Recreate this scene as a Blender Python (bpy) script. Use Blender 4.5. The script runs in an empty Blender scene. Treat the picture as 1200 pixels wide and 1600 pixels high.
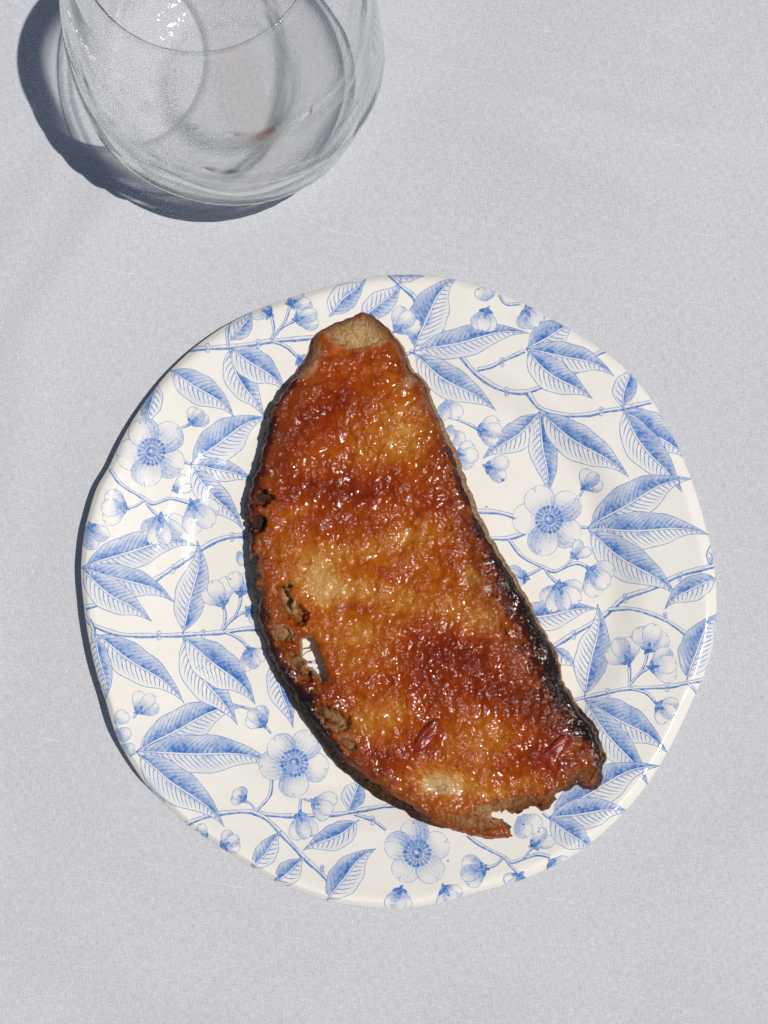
import bpy, math, random
import numpy as np
from mathutils import Vector

random.seed(7)
sc = bpy.context.scene
COL = sc.collection

# ------------------------------------------------------------------ camera
TILT = math.radians(4.0)
CAM_H = 0.48 * math.cos(TILT)   # metres above the table
CAM_Y = -CAM_H * math.tan(TILT)
FPX = 2208.0                 # focal length in pixels of the 1200x1600 photograph
CX0, CY0 = 600.0, 800.0
cam_d = bpy.data.cameras.new("camera")
cam_d.sensor_fit = 'VERTICAL'
cam_d.sensor_height = 24.0
cam_d.sensor_width = 24.0
cam_d.lens = FPX / 1600.0 * 24.0
cam_d.clip_start = 0.01
cam_d.clip_end = 50.0
cam = bpy.data.objects.new("camera", cam_d)
cam.location = (0, CAM_Y, CAM_H)
cam.rotation_euler = (TILT, 0, 0)
COL.objects.link(cam)
sc.camera = cam

# ------------------------------------------------------------------ daylight
SUN_DIR = Vector((0.40, -0.09, 1.0)).normalized()      # towards the sun
ELEV = math.asin(SUN_DIR.z)
AZ = math.atan2(SUN_DIR.x, SUN_DIR.y)                   # from +Y, clockwise
world = bpy.data.worlds.new("World")
sc.world = world
world.use_nodes = True
wn = world.node_tree
bg = wn.nodes["Background"]
sky = wn.nodes.new("ShaderNodeTexSky")
sky.sky_type = 'NISHITA'
sky.sun_disc = False
sky.sun_elevation = ELEV
sky.sun_rotation = AZ
wn.links.new(sky.outputs["Color"], bg.inputs["Color"])
bg.inputs["Strength"].default_value = 0.055
sun_d = bpy.data.lights.new("sun", 'SUN')
sun_d.energy = 4.0
sun_d.angle = math.radians(0.5)
sun_d.color = (1.0, 0.965, 0.92)
sun = bpy.data.objects.new("sun", sun_d)
sun.rotation_euler = SUN_DIR.to_track_quat('Z', 'Y').to_euler()
COL.objects.link(sun)
sc.view_settings.view_transform = 'Standard'
sc.view_settings.look = 'None'
sc.view_settings.exposure = -0.25
sc.view_settings.gamma = 1.0
sc.render.film_transparent = False
sc.cycles.use_denoising = True
sc.cycles.denoiser = 'OPENIMAGEDENOISE'
sc.cycles.denoising_input_passes = 'RGB_ALBEDO_NORMAL'
sc.cycles.denoising_prefilter = 'ACCURATE'
sc.cycles.max_bounces = 14
sc.cycles.transmission_bounces = 12
sc.cycles.transparent_max_bounces = 16
sc.cycles.sample_clamp_indirect = 4.0
sc.cycles.caustics_reflective = False
sc.cycles.caustics_refractive = True

# ------------------------------------------------------------------ helpers
def px2w(px, py, z):
    """photograph pixel -> table coordinates at height z (numpy)"""
    dx = (px - CX0) / FPX; dy = (CY0 - py) / FPX
    c, s_ = math.cos(TILT), math.sin(TILT)
    t = (CAM_H - z) / (c - dy * s_)
    return dx * t, CAM_Y + (dy * c + s_) * t

def mesh_obj(name, verts, faces, mats=(), parent=None, smooth=True, mat_idx=None,
             attrs=None, normals=None):
    me = bpy.data.meshes.new(name)
    verts = np.asarray(verts, np.float64)
    if isinstance(faces, np.ndarray):
        nf, k = faces.shape
        me.vertices.add(len(verts))
        me.vertices.foreach_set("co", verts.astype(np.float32).ravel())
        me.loops.add(nf * k)
        me.loops.foreach_set("vertex_index", faces.astype(np.int32).ravel())
        me.polygons.add(nf)
        me.polygons.foreach_set("loop_start", np.arange(0, nf * k, k, dtype=np.int32))
        me.update(calc_edges=True)
    else:
        me.from_pydata([tuple(v) for v in verts], [], [tuple(f) for f in faces])
        me.update()
    for m in mats:
        me.materials.append(m)
    if mat_idx is not None:
        me.polygons.foreach_set("material_index", np.asarray(mat_idx, np.int32))
    if smooth:
        me.polygons.foreach_set("use_smooth", np.ones(len(me.polygons), bool))
    if attrs:
        for k, v in attrs.items():
            a = me.attributes.new(k, 'FLOAT', 'POINT')
            a.data.foreach_set("value", np.asarray(v, np.float32))
    me.validate()
    if normals is not None:
        me.normals_split_custom_set_from_vertices([tuple(n) for n in normals])
    o = bpy.data.objects.new(name, me)
    COL.objects.link(o)
    if parent is not None:
        o.parent = parent
        o.matrix_parent_inverse = parent.matrix_world.inverted()
    return o

def empty(name, loc):
    o = bpy.data.objects.new(name, None)
    o.location = loc
    o.empty_display_size = 0.01
    COL.objects.link(o)
    bpy.context.view_layer.update()
    return o

def tag(o, label, cat, kind=None):
    if label: o["label"] = label
    if cat: o["category"] = cat
    if kind: o["kind"] = kind

def _hash(ix, iy, seed):
    h = (ix * 374761393 + iy * 668265263 + seed * 974711 + 1013904223) & 0xFFFFFFFF
    h = ((h ^ (h >> 13)) * 1274126177) & 0xFFFFFFFF
    h = h ^ (h >> 16)
    return (h & 0xFFFFFF) / float(0xFFFFFF)

def vnoise(x, y, seed=0):
    x = np.asarray(x, float); y = np.asarray(y, float)
    ix = np.floor(x).astype(np.int64); iy = np.floor(y).astype(np.int64)
    fx = x - ix; fy = y - iy
    fx = fx * fx * fx * (fx * (fx * 6 - 15) + 10); fy = fy * fy * fy * (fy * (fy * 6 - 15) + 10)
    a = _hash(ix, iy, seed); b = _hash(ix + 1, iy, seed)
    c = _hash(ix, iy + 1, seed); d = _hash(ix + 1, iy + 1, seed)
    return (a + (b - a) * fx) * (1 - fy) + (c + (d - c) * fx) * fy

def fbm(x, y, seed=0, oct=4, gain=0.5):
    s = 0; a = 1.0; t = 0; X = np.asarray(x, float); Y = np.asarray(y, float)
    for o in range(oct):
        s = s + a * (vnoise(X, Y, seed + o * 17) - 0.5) * 2
        t += a; a *= gain
        X, Y = X * 1.66 + Y * 1.15 + 7.3, Y * 1.66 - X * 1.15 + 3.1
    return s / t

def sstep(a, b, x):
    t = np.clip((x - a) / (b - a), 0, 1)
    return t * t * (3 - 2 * t)

# node helper
class NT:
    def __init__(s, name):
        s.m = bpy.data.materials.new(name); s.m.use_nodes = True
        s.t = s.m.node_tree; s.b = s.t.nodes["Principled BSDF"]
    def node(s, typ, **kw):
        n = s.t.nodes.new(typ)
        for k, v in kw.items(): setattr(n, k, v)
        return n
    def link(s, a, b): s.t.links.new(a, b)
    def _in(s, sock, v):
        if isinstance(v, (int, float)): sock.default_value = v
        elif isinstance(v, (tuple, list)): sock.default_value = v
        else: s.link(v, sock)
    def math(s, op, a, b=0.0, c=None, clamp=False):
        n = s.node("ShaderNodeMath", operation=op); n.use_clamp = clamp
        s._in(n.inputs[0], a); s._in(n.inputs[1], b)
        if c is not None: s._in(n.inputs[2], c)
        return n.outputs[0]
    def ss(s, x, a, b, lo=0.0, hi=1.0):
        n = s.node("ShaderNodeMapRange", interpolation_type='SMOOTHSTEP')
        s._in(n.inputs["Value"], x); s._in(n.inputs["From Min"], a); s._in(n.inputs["From Max"], b)
        s._in(n.inputs["To Min"], lo); s._in(n.inputs["To Max"], hi)
        return n.outputs[0]
    def mix(s, f, a, b, blend='MIX'):
        n = s.node("ShaderNodeMix", data_type='RGBA', blend_type=blend)
        s._in(n.inputs[0], f); s._in(n.inputs[6], a); s._in(n.inputs[7], b)
        return n.outputs[2]
    def attr(s, name):
        n = s.node("ShaderNodeAttribute", attribute_name=name); return n.outputs["Fac"]
    def noise(s, vec, scale, detail=2.0, rough=0.5, dist=0.0):
        n = s.node("ShaderNodeTexNoise"); s._in(n.inputs["Vector"], vec)
        n.inputs["Scale"].default_value = scale; n.inputs["Detail"].default_value = detail
        n.inputs["Roughness"].default_value = rough; n.inputs["Distortion"].default_value = dist
        return n.outputs["Fac"]
    def pos(s): return s.node("ShaderNodeNewGeometry").outputs["Position"]
    def mapping(s, vec, loc=(0,0,0), rot=(0,0,0), scale=(1,1,1)):
        n = s.node("ShaderNodeMapping"); s._in(n.inputs[0], vec)
        n.inputs[1].default_value = loc; n.inputs[2].default_value = rot; n.inputs[3].default_value = scale
        return n.outputs[0]
    def bump(s, h, dist, strength=1.0, normal=None):
        n = s.node("ShaderNodeBump"); n.inputs["Strength"].default_value = strength
        n.inputs["Distance"].default_value = dist; s.link(h, n.inputs["Height"])
        if normal is not None: s.link(normal, n.inputs["Normal"])
        return n.outputs[0]
    def set(s, **kw):
        for k, v in kw.items(): s._in(s.b.inputs[k.replace("_", " ")], v)

# ------------------------------------------------------------------ tablecloth
def cloth_height(x, y):
    z = 0.0065 * fbm(x * 6, y * 6, 3, 2) + 0.0005 * fbm(x * 22, y * 22, 9, 2)
    # soft creases running towards the far left corner
    def crease(x0, y0, ang, w, a, l0, l1):
        c, s_ = math.cos(ang), math.sin(ang)
        u = (x - x0) * c + (y - y0) * s_; v = -(x - x0) * s_ + (y - y0) * c
        v = v + 0.004 * np.sin(u * 30)
        return a * np.exp(-(v / w) ** 2) * sstep(l0 - 0.03, l0, u) * (1 - sstep(l1, l1 + 0.03, u))
    z = z + crease(-0.125, 0.10, 1.15, 0.008, 0.0009, -0.08, 0.06)
    z = z + crease(-0.108, 0.085, 1.1, 0.006, 0.0006, -0.05, 0.07)
    z = z + crease(0.02, 0.155, -0.25, 0.005, 0.0013, -0.03, 0.09)
    z = z + crease(0.07, 0.12, -0.3, 0.007, 0.0012, -0.04, 0.08)
    z = z + crease(-0.11, 0.07, 1.12, 0.015, 0.0012, -0.10, 0.10) - crease(-0.135, 0.10, 1.0, 0.013, 0.0010, -0.10, 0.10)
    z = z + crease(0.05, 0.125, -0.35, 0.018, 0.0020, -0.10, 0.12) - crease(0.07, 0.150, -0.28, 0.014, 0.0016, -0.10, 0.12)
    z = z + crease(0.10, -0.125, 0.7, 0.022, 0.0024, -0.08, 0.10) + crease(-0.09, -0.15, -0.45, 0.018, 0.0020, -0.08, 0.10)
    z = z - crease(-0.02, -0.162, 0.12, 0.012, 0.0013, -0.08, 0.10) + crease(-0.132, -0.02, 1.45, 0.010, 0.0014, -0.06, 0.06)
    return z

def build_cloth():
    n = NT("white_linen")
    P = n.pos()
    M = n.mapping(P, rot=(0, 0, math.radians(8)))
    wob = n.noise(n.mapping(M, scale=(60, 60, 60)), 1.0, 3.0)
    sep = n.node("ShaderNodeSeparateXYZ"); n.link(M, sep.inputs[0])
    # thread directions, each with its own wobble
    nx = n.noise(n.mapping(M, scale=(420, 2600, 1)), 1.0, 2.0)    # horizontal thread variation
    ny = n.noise(n.mapping(M, scale=(2600, 420, 1)), 1.0, 2.0)
    FR = 2 * math.pi / 0.00078
    sx = n.math('SINE', n.math('ADD', n.math('MULTIPLY', sep.outputs[0], FR), n.math('MULTIPLY', wob, 5.0)))
    sy = n.math('SINE', n.math('ADD', n.math('MULTIPLY', sep.outputs[1], FR), n.math('MULTIPLY', wob, 5.0)))
    weave = n.math('MULTIPLY', sx, sy)
    thr = n.math('ADD', n.math('MULTIPLY', nx, 0.8), n.math('MULTIPLY', ny, 0.8))
    h = n.math('ADD', n.math('MULTIPLY', weave, 0.42), thr)
    # slubs: thick pale threads
    s1 = n.noise(n.mapping(M, scale=(45, 1500, 1)), 1.0, 1.0)
    s2 = n.noise(n.mapping(M, loc=(3, 5, 0), scale=(1500, 45, 1)), 1.0, 1.0)
    sl = n.math('ADD', n.ss(s1, 0.60, 0.78), n.math('MULTIPLY', n.ss(s2, 0.63, 0.80), 0.4), clamp=True)
    tone = n.math('ADD', n.math('MULTIPLY', n.math('ADD', thr, n.math('MULTIPLY', weave, 0.46)), 0.42), n.math('MULTIPLY', sl, 0.09))
    big = n.noise(n.mapping(P, scale=(9, 9, 9)), 1.0, 3.0)
    tone = n.math('ADD', tone, n.math('MULTIPLY', n.math('SUBTRACT', big, 0.5), 0.05))
    col = n.mix(n.ss(tone, 0.12, 0.60), (0.445, 0.455, 0.488, 1), (0.765, 0.768, 0.785, 1))
    n.set(Base_Color=col, Roughness=0.9, Sheen_Weight=0.15)
    n.b.inputs["Specular IOR Level"].default_value = 0.2
    hh = n.math('ADD', h, n.math('MULTIPLY', sl, 0.35))
    n.link(n.bump(hh, 0.00026, 0.75), n.b.inputs["Normal"])
    # denser in the middle, wide enough to fill what the glass reflects
    a = np.concatenate([np.linspace(-0.9, -0.24, 30)[:-1], np.linspace(-0.24, 0.24, 340), np.linspace(0.24, 0.9, 30)[1:]])
    X, Y = np.meshgrid(a, a)
    Z = cloth_height(X, Y)
    # pressed flat where the plate and the glass stand
    N = len(a)
    i = np.arange(N * N).reshape(N, N)
    f = np.stack([i[:-1, :-1], i[:-1, 1:], i[1:, 1:], i[1:, :-1]], -1).reshape(-1, 4)
    v = np.stack([X, Y, Z], -1).reshape(-1, 3)
    gx, gy = GLASS_XY
    w = sstep(0.09, 0.17, np.hypot(v[:, 0] - 0.004, v[:, 1] + 0.027)) * sstep(0.026, 0.050, np.hypot(v[:, 0] - gx, v[:, 1] - gy))
    v[:, 2] = v[:, 2] * w - 0.0002
    o = mesh_obj("tablecloth", v, f, (n.m,))
    tag(o, "white woven linen tablecloth with soft creases under the plate and glass", "tablecloth", "structure")
    o["category"] = "tablecloth"
    return o

GLASS_XY = tuple(float(q) for q in px2w(np.float64(373), np.float64(136), 0.0))

# ------------------------------------------------------------------ plate
OUT = [(617,428),(667,428),(710,435),(750,446),(800,464),(863,498),(917,530),(950,551),(983,580),(1017,620),
 (1043,663),(1063,703),(1083,753),(1103,820),(1112,850),(1120,913),(1121,963),(1115,1010),(1100,1060),
 (1083,1095),(1066,1133),(1040,1183),(1010,1230),(967,1280),(913,1327),(860,1357),(810,1378),(750,1394),
 (687,1411),(653,1419),(620,1421),(570,1418),(520,1411),(470,1395),(433,1380),(383,1350),(333,1317),(297,1294),
 (260,1260),(227,1227),(200,1187),(181,1152),(165,1098),(152,1060),(142,1020),(130,947),(125,890),(130,833),
 (137,803),(150,760),(170,728),(187,690),(210,650),(233,617),(260,583),(297,547),(347,510),(400,483),(450,465),
 (500,450),(540,439),(583,431)]
PCX, PCY = [float(q) for q in px2w(np.float64(622), np.float64(924), 0.013)]
def rim_rise(th):
    # a slightly wavy rim, raised towards the lower left to widen its cast shadow
    a = th + math.radians(128)
    return 0.0090 + 0.0046 * np.cos(a) + 0.0018 * np.cos(2 * a) + 0.0003 * np.cos(7 * th)
WELL = 0.0034
_o = np.array(OUT, float)
_ox, _oy = px2w(_o[:, 0], _o[:, 1], 0.011)
for _ in range(3):
    _ox, _oy = px2w(_o[:, 0], _o[:, 1], WELL + rim_rise(np.arctan2(_oy - PCY, _ox - PCX)) - 0.0016)
_th = np.arctan2(_oy - PCY, _ox - PCX); _r = np.hypot(_ox - PCX, _oy - PCY)
_s = np.argsort(_th); _th = _th[_s]; _r = _r[_s]
_tt = np.linspace(-math.pi, math.pi, 721)
_rr = np.interp(_tt, _th, _r, period=2 * math.pi)
_k = np.exp(-0.5 * (np.arange(-9, 10) / 1.7) ** 2); _k /= _k.sum()
_rs = np.convolve(np.concatenate([_rr[-10:-1], _rr, _rr[1:10]]), _k, 'valid')
def plate_R(th): return np.interp(th, _tt, _rs, period=2 * math.pi)

def plate_z(x, y):
    dx = x - PCX; dy = y - PCY
    th = np.arctan2(dy, dx); R = plate_R(th)
    t = np.hypot(dx, dy) / R
    a = np.clip((t - 0.60) / 0.38, 0, 1)
    sh = np.clip((t - 0.655) / 0.13, 0, 1)
    up = 0.0026 * sh * sh * (3 - 2 * sh) + (rim_rise(th) - 0.0026) * a ** 1.75
    lip = np.clip((t - 0.950) / 0.050, 0, 1)
    return WELL + up - 0.0026 * lip ** 2.4 - 0.0003 * (1 - np.clip(t / 0.6, 0, 1) ** 2)

def plate_n(x, y):
    e = 2e-4
    gx = (plate_z(x + e, y) - plate_z(x - e, y)) / (2 * e)
    gy = (plate_z(x, y + e) - plate_z(x, y - e)) / (2 * e)
    n = np.stack([-gx, -gy, np.ones_like(gx)], -1)
    return n / np.linalg.norm(n, axis=-1, keepdims=True)

def glaze(n, col):
    P = n.pos()
    n1 = n.noise(P, 45.0, 2.0); n2 = n.noise(P, 230.0, 3.0)
    hh = n.math('ADD', n1, n.math('MULTIPLY', n2, 0.16))
    sc1 = n.noise(P, 330.0, 4.0, 0.7)
    rough = n.ss(sc1, 0.35, 0.7, 0.22, 0.42)
    n.set(Base_Color=col, Roughness=rough, IOR=1.45)
    n.b.inputs["Specular IOR Level"].default_value = 0.08
    n.b.inputs["Coat Weight"].default_value = 0.8
    n.b.inputs["Coat Roughness"].default_value = 0.035
    bp = n.bump(hh, 0.0008, 1.0)
    n.link(bp, n.b.inputs["Normal"]); n.link(bp, n.b.inputs["Coat Normal"])

CREAM = (0.80, 0.765, 0.695, 1)
BLUE = (0.050, 0.198, 0.525, 1)
def mat_cream():
    n = NT("cream_glaze"); 
    f = n.noise(n.pos(), 60.0, 3.0)
    glaze(n, n.mix(f, CREAM, (0.785, 0.745, 0.665, 1))); return n.m

def ink_common(n, tone):
    P = n.pos()
    wear = n.noise(P, 900.0, 2.0)
    tone = n.math('MULTIPLY', tone, n.ss(wear, 0.2, 0.7, 0.72, 1.08), clamp=True)
    c = n.mix(tone, CREAM, BLUE)
    deep = n.ss(tone, 0.75, 1.0)
    c = n.mix(n.math('MULTIPLY', deep, 0.6), c, (0.022, 0.100, 0.36, 1))
    glaze(n, c)
    return n.m

def line(n, x, half, soft):      # 1 where |x|<half
    return n.ss(n.math('ABSOLUTE', x), half + soft, half, 0.0, 1.0) if False else n.math('SUBTRACT', 1.0, n.ss(n.math('ABSOLUTE', x), half, half + soft))

def mat_leaf():
    n = NT("leaf_print")
    s = n.attr('s'); t = n.attr('t'); e = n.attr('edge'); sd = n.attr('seed'); w = n.attr('w')
    at = n.math('ABSOLUTE', t)
    dark = n.ss(t, -0.05, 0.05)
    P = n.pos(); wn_ = n.noise(P, 260.0, 2.0)
    wob = n.math('MULTIPLY', n.math('SUBTRACT', wn_, 0.5), 0.95)
    # veins sweep forward from the midrib
    ph = n.math('ADD', n.math('SUBTRACT', s, n.math('MULTIPLY', n.math('POWER', at, 1.4), 0.52)), wob)
    fr = n.math('PINGPONG', n.math('ADD', ph, n.math('MULTIPLY', sd, 3.0)), 0.92)
    vein = n.math('SUBTRACT', 1.0, n.ss(fr, 0.10, 0.34))
    rel = n.math('DIVIDE', at, n.math('MAXIMUM', w, 0.05))
    # light half
    vfade = n.math('SUBTRACT', 1.0, n.ss(rel, 0.55, 0.97))
    near = n.math('SUBTRACT', 1.0, n.ss(rel, 0.0, 0.55))
    patch = n.ss(n.noise(P, 110.0, 1.0), 0.48, 0.7)
    lt = n.math('MULTIPLY', vein, n.math('MULTIPLY', vfade, 0.85))
    lt = n.math('MAXIMUM', lt, n.math('MULTIPLY', n.math('MULTIPLY', near, patch), 0.6))
    lt = n.math('MAXIMUM', lt, n.ss(n.noise(P, 60.0, 2.0), 0.35, 0.65, 0.03, 0.20))
    # dark half, engraved texture: fine hatch across plus heavier veins
    hs = n.math('PINGPONG', n.math('ADD', n.math('ADD', s, n.math('MULTIPLY', at, 1.4)), n.math('MULTIPLY', wob, 0.8)), 0.25)
    hatch = n.ss(hs, 0.02, 0.22)
    dk = n.math('ADD', n.ss(rel, 0.0, 1.0, 0.95, 0.48), n.math('MULTIPLY', hatch, -0.20))
    fl = n.noise(P, 150.0, 2.0)
    dk = n.math('ADD', dk, n.math('MULTIPLY', n.math('SUBTRACT', fl, 0.5), 1.1))
    dk = n.math('MAXIMUM', dk, n.math('MULTIPLY', vein, n.ss(rel, 0.3, 1.0, 0.95, 0.62)))
    body = n.math('ADD', n.math('MULTIPLY', lt, n.math('SUBTRACT', 1.0, dark)), n.math('MULTIPLY', dk, dark))
    # midrib: pale with a fine dark line each side, thinning to the tip
    mid_w = n.ss(n.math('DIVIDE', w, 6.0), 0.0, 1.0, 0.03, 0.20)
    core = n.math('SUBTRACT', 1.0, n.ss(at, mid_w, n.math('ADD', mid_w, 0.10)))
    body = n.math('MULTIPLY', body, n.math('SUBTRACT', 1.0, n.math('MULTIPLY', core, 0.85)))
    rib = line(n, n.math('SUBTRACT', at, n.math('ADD', mid_w, 0.14)), 0.05, 0.10)
    body = n.math('MAXIMUM', body, n.math('MULTIPLY', rib, 0.9))
    outl = n.math('SUBTRACT', 1.0, n.ss(e, 0.13, 0.32))
    body = n.math('MAXIMUM', body, n.math('MULTIPLY', outl, 0.92))
    return ink_common(n, body)

def mat_petal():
    n = NT("petal_print")
    s = n.attr('s'); t = n.attr('t'); e = n.attr('edge'); w = n.attr('w'); L = n.attr('L'); sd = n.attr('seed')
    rel = n.math('DIVIDE', s, L)
    P = n.pos()
    ang = n.math('DIVIDE', t, n.math('MAXIMUM', w, 0.1))
    rays = n.math('PINGPONG', n.math('MULTIPLY', ang, 7.0), 1.0)
    st = n.node("ShaderNodeTexVoronoi"); st.inputs["Scale"].default_value = 1500.0
    n.link(P, st.inputs["Vector"])
    stip = n.math('SUBTRACT', 1.0, n.ss(st.outputs["Distance"], 0.25, 0.60))
    sh1 = n.math('SUBTRACT', 1.0, n.ss(rel, 0.10, 0.75))
    patch = n.noise(P, 95.0, 1.0)
    side = n.ss(n.math('ADD', ang, n.math('MULTIPLY', n.math('SUBTRACT', sd, 0.5), 1.6)), 0.0, 1.0)
    tone = n.math('ADD', n.math('MULTIPLY', sh1, 0.42), n.math('MULTIPLY', side, 0.30))
    tone = n.math('ADD', tone, n.math('MULTIPLY', n.math('SUBTRACT', patch, 0.5), 0.5))
    tone = n.math('MULTIPLY', tone, n.ss(rays, 0.0, 1.0, 0.62, 1.05))
    tone = n.math('MULTIPLY', n.math('MAXIMUM', tone, 0.0), n.ss(stip, 0.0, 1.0, 0.7, 1.25))
    tone = n.math('MINIMUM', n.math('ADD', n.math('MULTIPLY', tone, 1.95), 0.05), 0.72)
    outl = n.math('SUBTRACT', 1.0, n.ss(e, 0.10, 0.30))
    return ink_common(n, n.math('MAXIMUM', tone, n.math('MULTIPLY', outl, 0.82)))

def mat_branch():
    n = NT("branch_print")
    t = n.attr('t'); w = n.attr('w'); e = n.attr('edge'); s = n.attr('s')
    rel = n.math('DIVIDE', t, w)
    P = n.pos()
    hat = n.math('PINGPONG', n.math('ADD', s, t), 0.3)
    dk = n.math('MULTIPLY', n.ss(rel, -0.15, 0.35), n.ss(hat, 0.0, 0.3, 0.78, 0.95))
    dk = n.math('MAXIMUM', dk, n.ss(n.noise(P, 420.0, 2.0), 0.5, 0.8, 0.1, 0.5))
    outl = n.math('SUBTRACT', 1.0, n.ss(e, 0.10, 0.28))
    return ink_common(n, n.math('MAXIMUM', dk, n.math('MULTIPLY', outl, 0.9)))

def mat_calyx():
    n = NT("calyx_print")
    t = n.attr('t'); e = n.attr('edge')
    P = n.pos()
    k = n.noise(P, 500.0, 2.0)
    tone = n.ss(k, 0.3, 0.8, 0.84, 1.0)
    core = n.math('SUBTRACT', 1.0, n.ss(n.math('ABSOLUTE', t), 0.05, 0.16))
    tone = n.math('SUBTRACT', tone, n.math('MULTIPLY', core, 0.12))
    outl = n.math('SUBTRACT', 1.0, n.ss(e, 0.06, 0.2))
    return ink_common(n, n.math('MAXIMUM', tone, outl))

# ---- the printed pattern: every motif is a small grid in photograph pixels
MOTIFS = []    # (mat index, px grid X, Y, attrs)
MM = 1 / 4.72  # mm per photograph pixel on the plate

def add_motif(mat, X, Y, s, t, edge, w, L, seed, pad=0):
    MOTIFS.append((mat, X, Y, dict(s=s, t=t, edge=edge, w=w, L=L, seed=np.full(X.shape, seed))))

def leaf(bx, by, tx, ty, w, bend=0.0, side=-1, nat=0.42, curl=0.0):
    B = np.array([bx, by], float); T = np.array([tx, ty], float)
    d = T - B; L = np.hypot(*d); d /= L; n_ = np.array([-d[1], d[0]])
    nu, nv = max(14, int(L / 5)), 13
    u = np.linspace(0, 1, nu); v = np.linspace(-1, 1, nv)
    off = bend * 4 * u * (1 - u) + (curl if curl else -side * 0.035 * L) * np.sin(2 * math.pi * u) * u * 1.2
    cx = B[0] + d[0] * L * u + n_[0] * off; cy = B[1] + d[1] * L * u + n_[1] * off
    tx_ = np.gradient(cx); ty_ = np.gradient(cy); ll = np.hypot(tx_, ty_); nx = -ty_ / ll; ny = tx_ / ll
    p = np.clip((u - 0.05) / 0.95, 0, 1)
    f = np.sin(math.pi * np.power(p, 0.74)) ** 0.95 * (1 - 0.42 * sstep(0.55, 1.0, p))
    f = f / f.max()
    rs = random.random()
    f = f * (1 + 0.035 * np.sin(u * 23 + rs * 6))
    hw = np.maximum(w * 1.10 / 2 * f, 0.9)
    hw[-1] = 0.25
    X = cx[:, None] + nx[:, None] * hw[:, None] * v[None]
    Y = cy[:, None] + ny[:, None] * hw[:, None] * v[None]
    t = hw[:, None] * v[None] * side * MM
    s = np.repeat((u * L * MM)[:, None], nv, 1)
    W = np.repeat((hw * MM)[:, None], nv, 1)
    edge = np.minimum(W - np.abs(t), (1 - np.repeat(u[:, None], nv, 1)) * L * MM * 0.5)
    add_motif(0, X, Y, s, t, edge, W, W * 0 + L * MM, rs)

def petal(ox, oy, ang, L, W, notch=0.12, inner=0.0):
    a = math.radians(ang); d = np.array([math.cos(a), -math.sin(a)]); n_ = np.array([-d[1], d[0]])
    nu, nv = 15, 13
    th = np.linspace(0, math.pi / 2, nu); u = np.sin(th) ; u = np.linspace(0, 1, nu) ** 0.8
    u = 1 - (1 - u) ** 1.6
    v = np.linspace(-1, 1, nv)
    wf = np.where(u < 0.62, 0.24 + 0.76 * np.sin(np.clip(u / 0.62, 0, 1) * math.pi / 2) ** 1.2,
                  np.sqrt(np.clip(1 - ((u - 0.62) / 0.385) ** 2, 0, 1)))
    wf = wf / wf.max()
    hw = W / 2 * wf
    rad = (inner + (L - inner) * u)[:, None] * (1 - notch * np.exp(-(v / 0.22) ** 2)[None] * (u[:, None] ** 5))
    X = ox + d[0] * rad + n_[0] * hw[:, None] * v[None]
    Y = oy + d[1] * rad + n_[1] * hw[:, None] * v[None]
    t = hw[:, None] * v[None] * MM
    s = rad * MM
    Wm = np.repeat((hw * MM)[:, None], nv, 1)
    # distance to the outline, from the boundary points themselves
    bx = np.concatenate([X[:, 0], X[:, -1], X[-1, :]]); by = np.concatenate([Y[:, 0], Y[:, -1], Y[-1, :]])
    dd = np.sqrt(((X[..., None] - bx) ** 2 + (Y[..., None] - by) ** 2)).min(-1) * MM
    add_motif(1, X, Y, s, t, dd, np.maximum(Wm, 0.1), Wm * 0 + L * MM, random.random())

def strip(pts, w, mat=2, flip=1):
    P = np.array(pts, float)
    # Catmull-Rom through the traced points
    Q = np.vstack([2 * P[0] - P[1], P, 2 * P[-1] - P[-2]])
    out = []
    for i in range(1, len(Q) - 2):
        seg = np.hypot(*(Q[i + 1] - Q[i])); k = max(3, int(seg / 4.5))
        for j in range(k):
            t = j / k
            out.append(0.5 * (2 * Q[i] + (Q[i + 1] - Q[i - 1]) * t + (2 * Q[i - 1] - 5 * Q[i] + 4 * Q[i + 1] - Q[i + 2]) * t * t
                              + (-Q[i - 1] + 3 * Q[i] - 3 * Q[i + 1] + Q[i + 2]) * t ** 3))
    out.append(P[-1]); C = np.array(out)
    tx, ty = np.gradient(C[:, 0]), np.gradient(C[:, 1]); l = np.hypot(tx, ty); nx, ny = -ty / l, tx / l
    if nx.mean() * 0.3 + ny.mean() < 0: nx, ny = -nx, -ny
    sl = np.concatenate([[0], np.cumsum(np.hypot(*np.diff(C, axis=0).T))])
    v = np.linspace(-1, 1, 7)
    hw = w / 2 * (1 + 0.14 * np.sin(sl * 0.11 + w) + 0.06 * np.sin(sl * 0.31)); hw = np.broadcast_to(hw, sl.shape)
    X = C[:, 0:1] + nx[:, None] * hw[:, None] * v; Y = C[:, 1:2] + ny[:, None] * hw[:, None] * v
    t = hw[:, None] * v * MM * flip; W = np.repeat((hw * MM)[:, None], 7, 1)
    add_motif(mat, X, Y, np.repeat((sl * MM)[:, None], 7, 1), t, W - np.abs(t), W, W, random.random())

def disc(cx, cy, r, mat=3, nr=5, na=16, ry=None):
    rr = np.linspace(0.02, 1, nr) * r; a = np.linspace(0, 2 * math.pi, na + 1)
    X = cx + rr[:, None] * np.cos(a); Y = cy + rr[:, None] * np.sin(a) * ((ry or r) / r)
    e = np.repeat(((r - rr) * MM)[:, None], na + 1, 1)
    add_motif(mat, X, Y, e, e * 0 + 1, e, e * 0 + r * MM, e * 0 + r * MM, random.random())

def knob(x, y, r=5.5):
    petal(x - 3, y + 1, 60, r * 1.5, r * 1.3, 0.1); petal(x + 2, y + 1, -120, r * 1.5, r * 1.2, 0.1)

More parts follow.
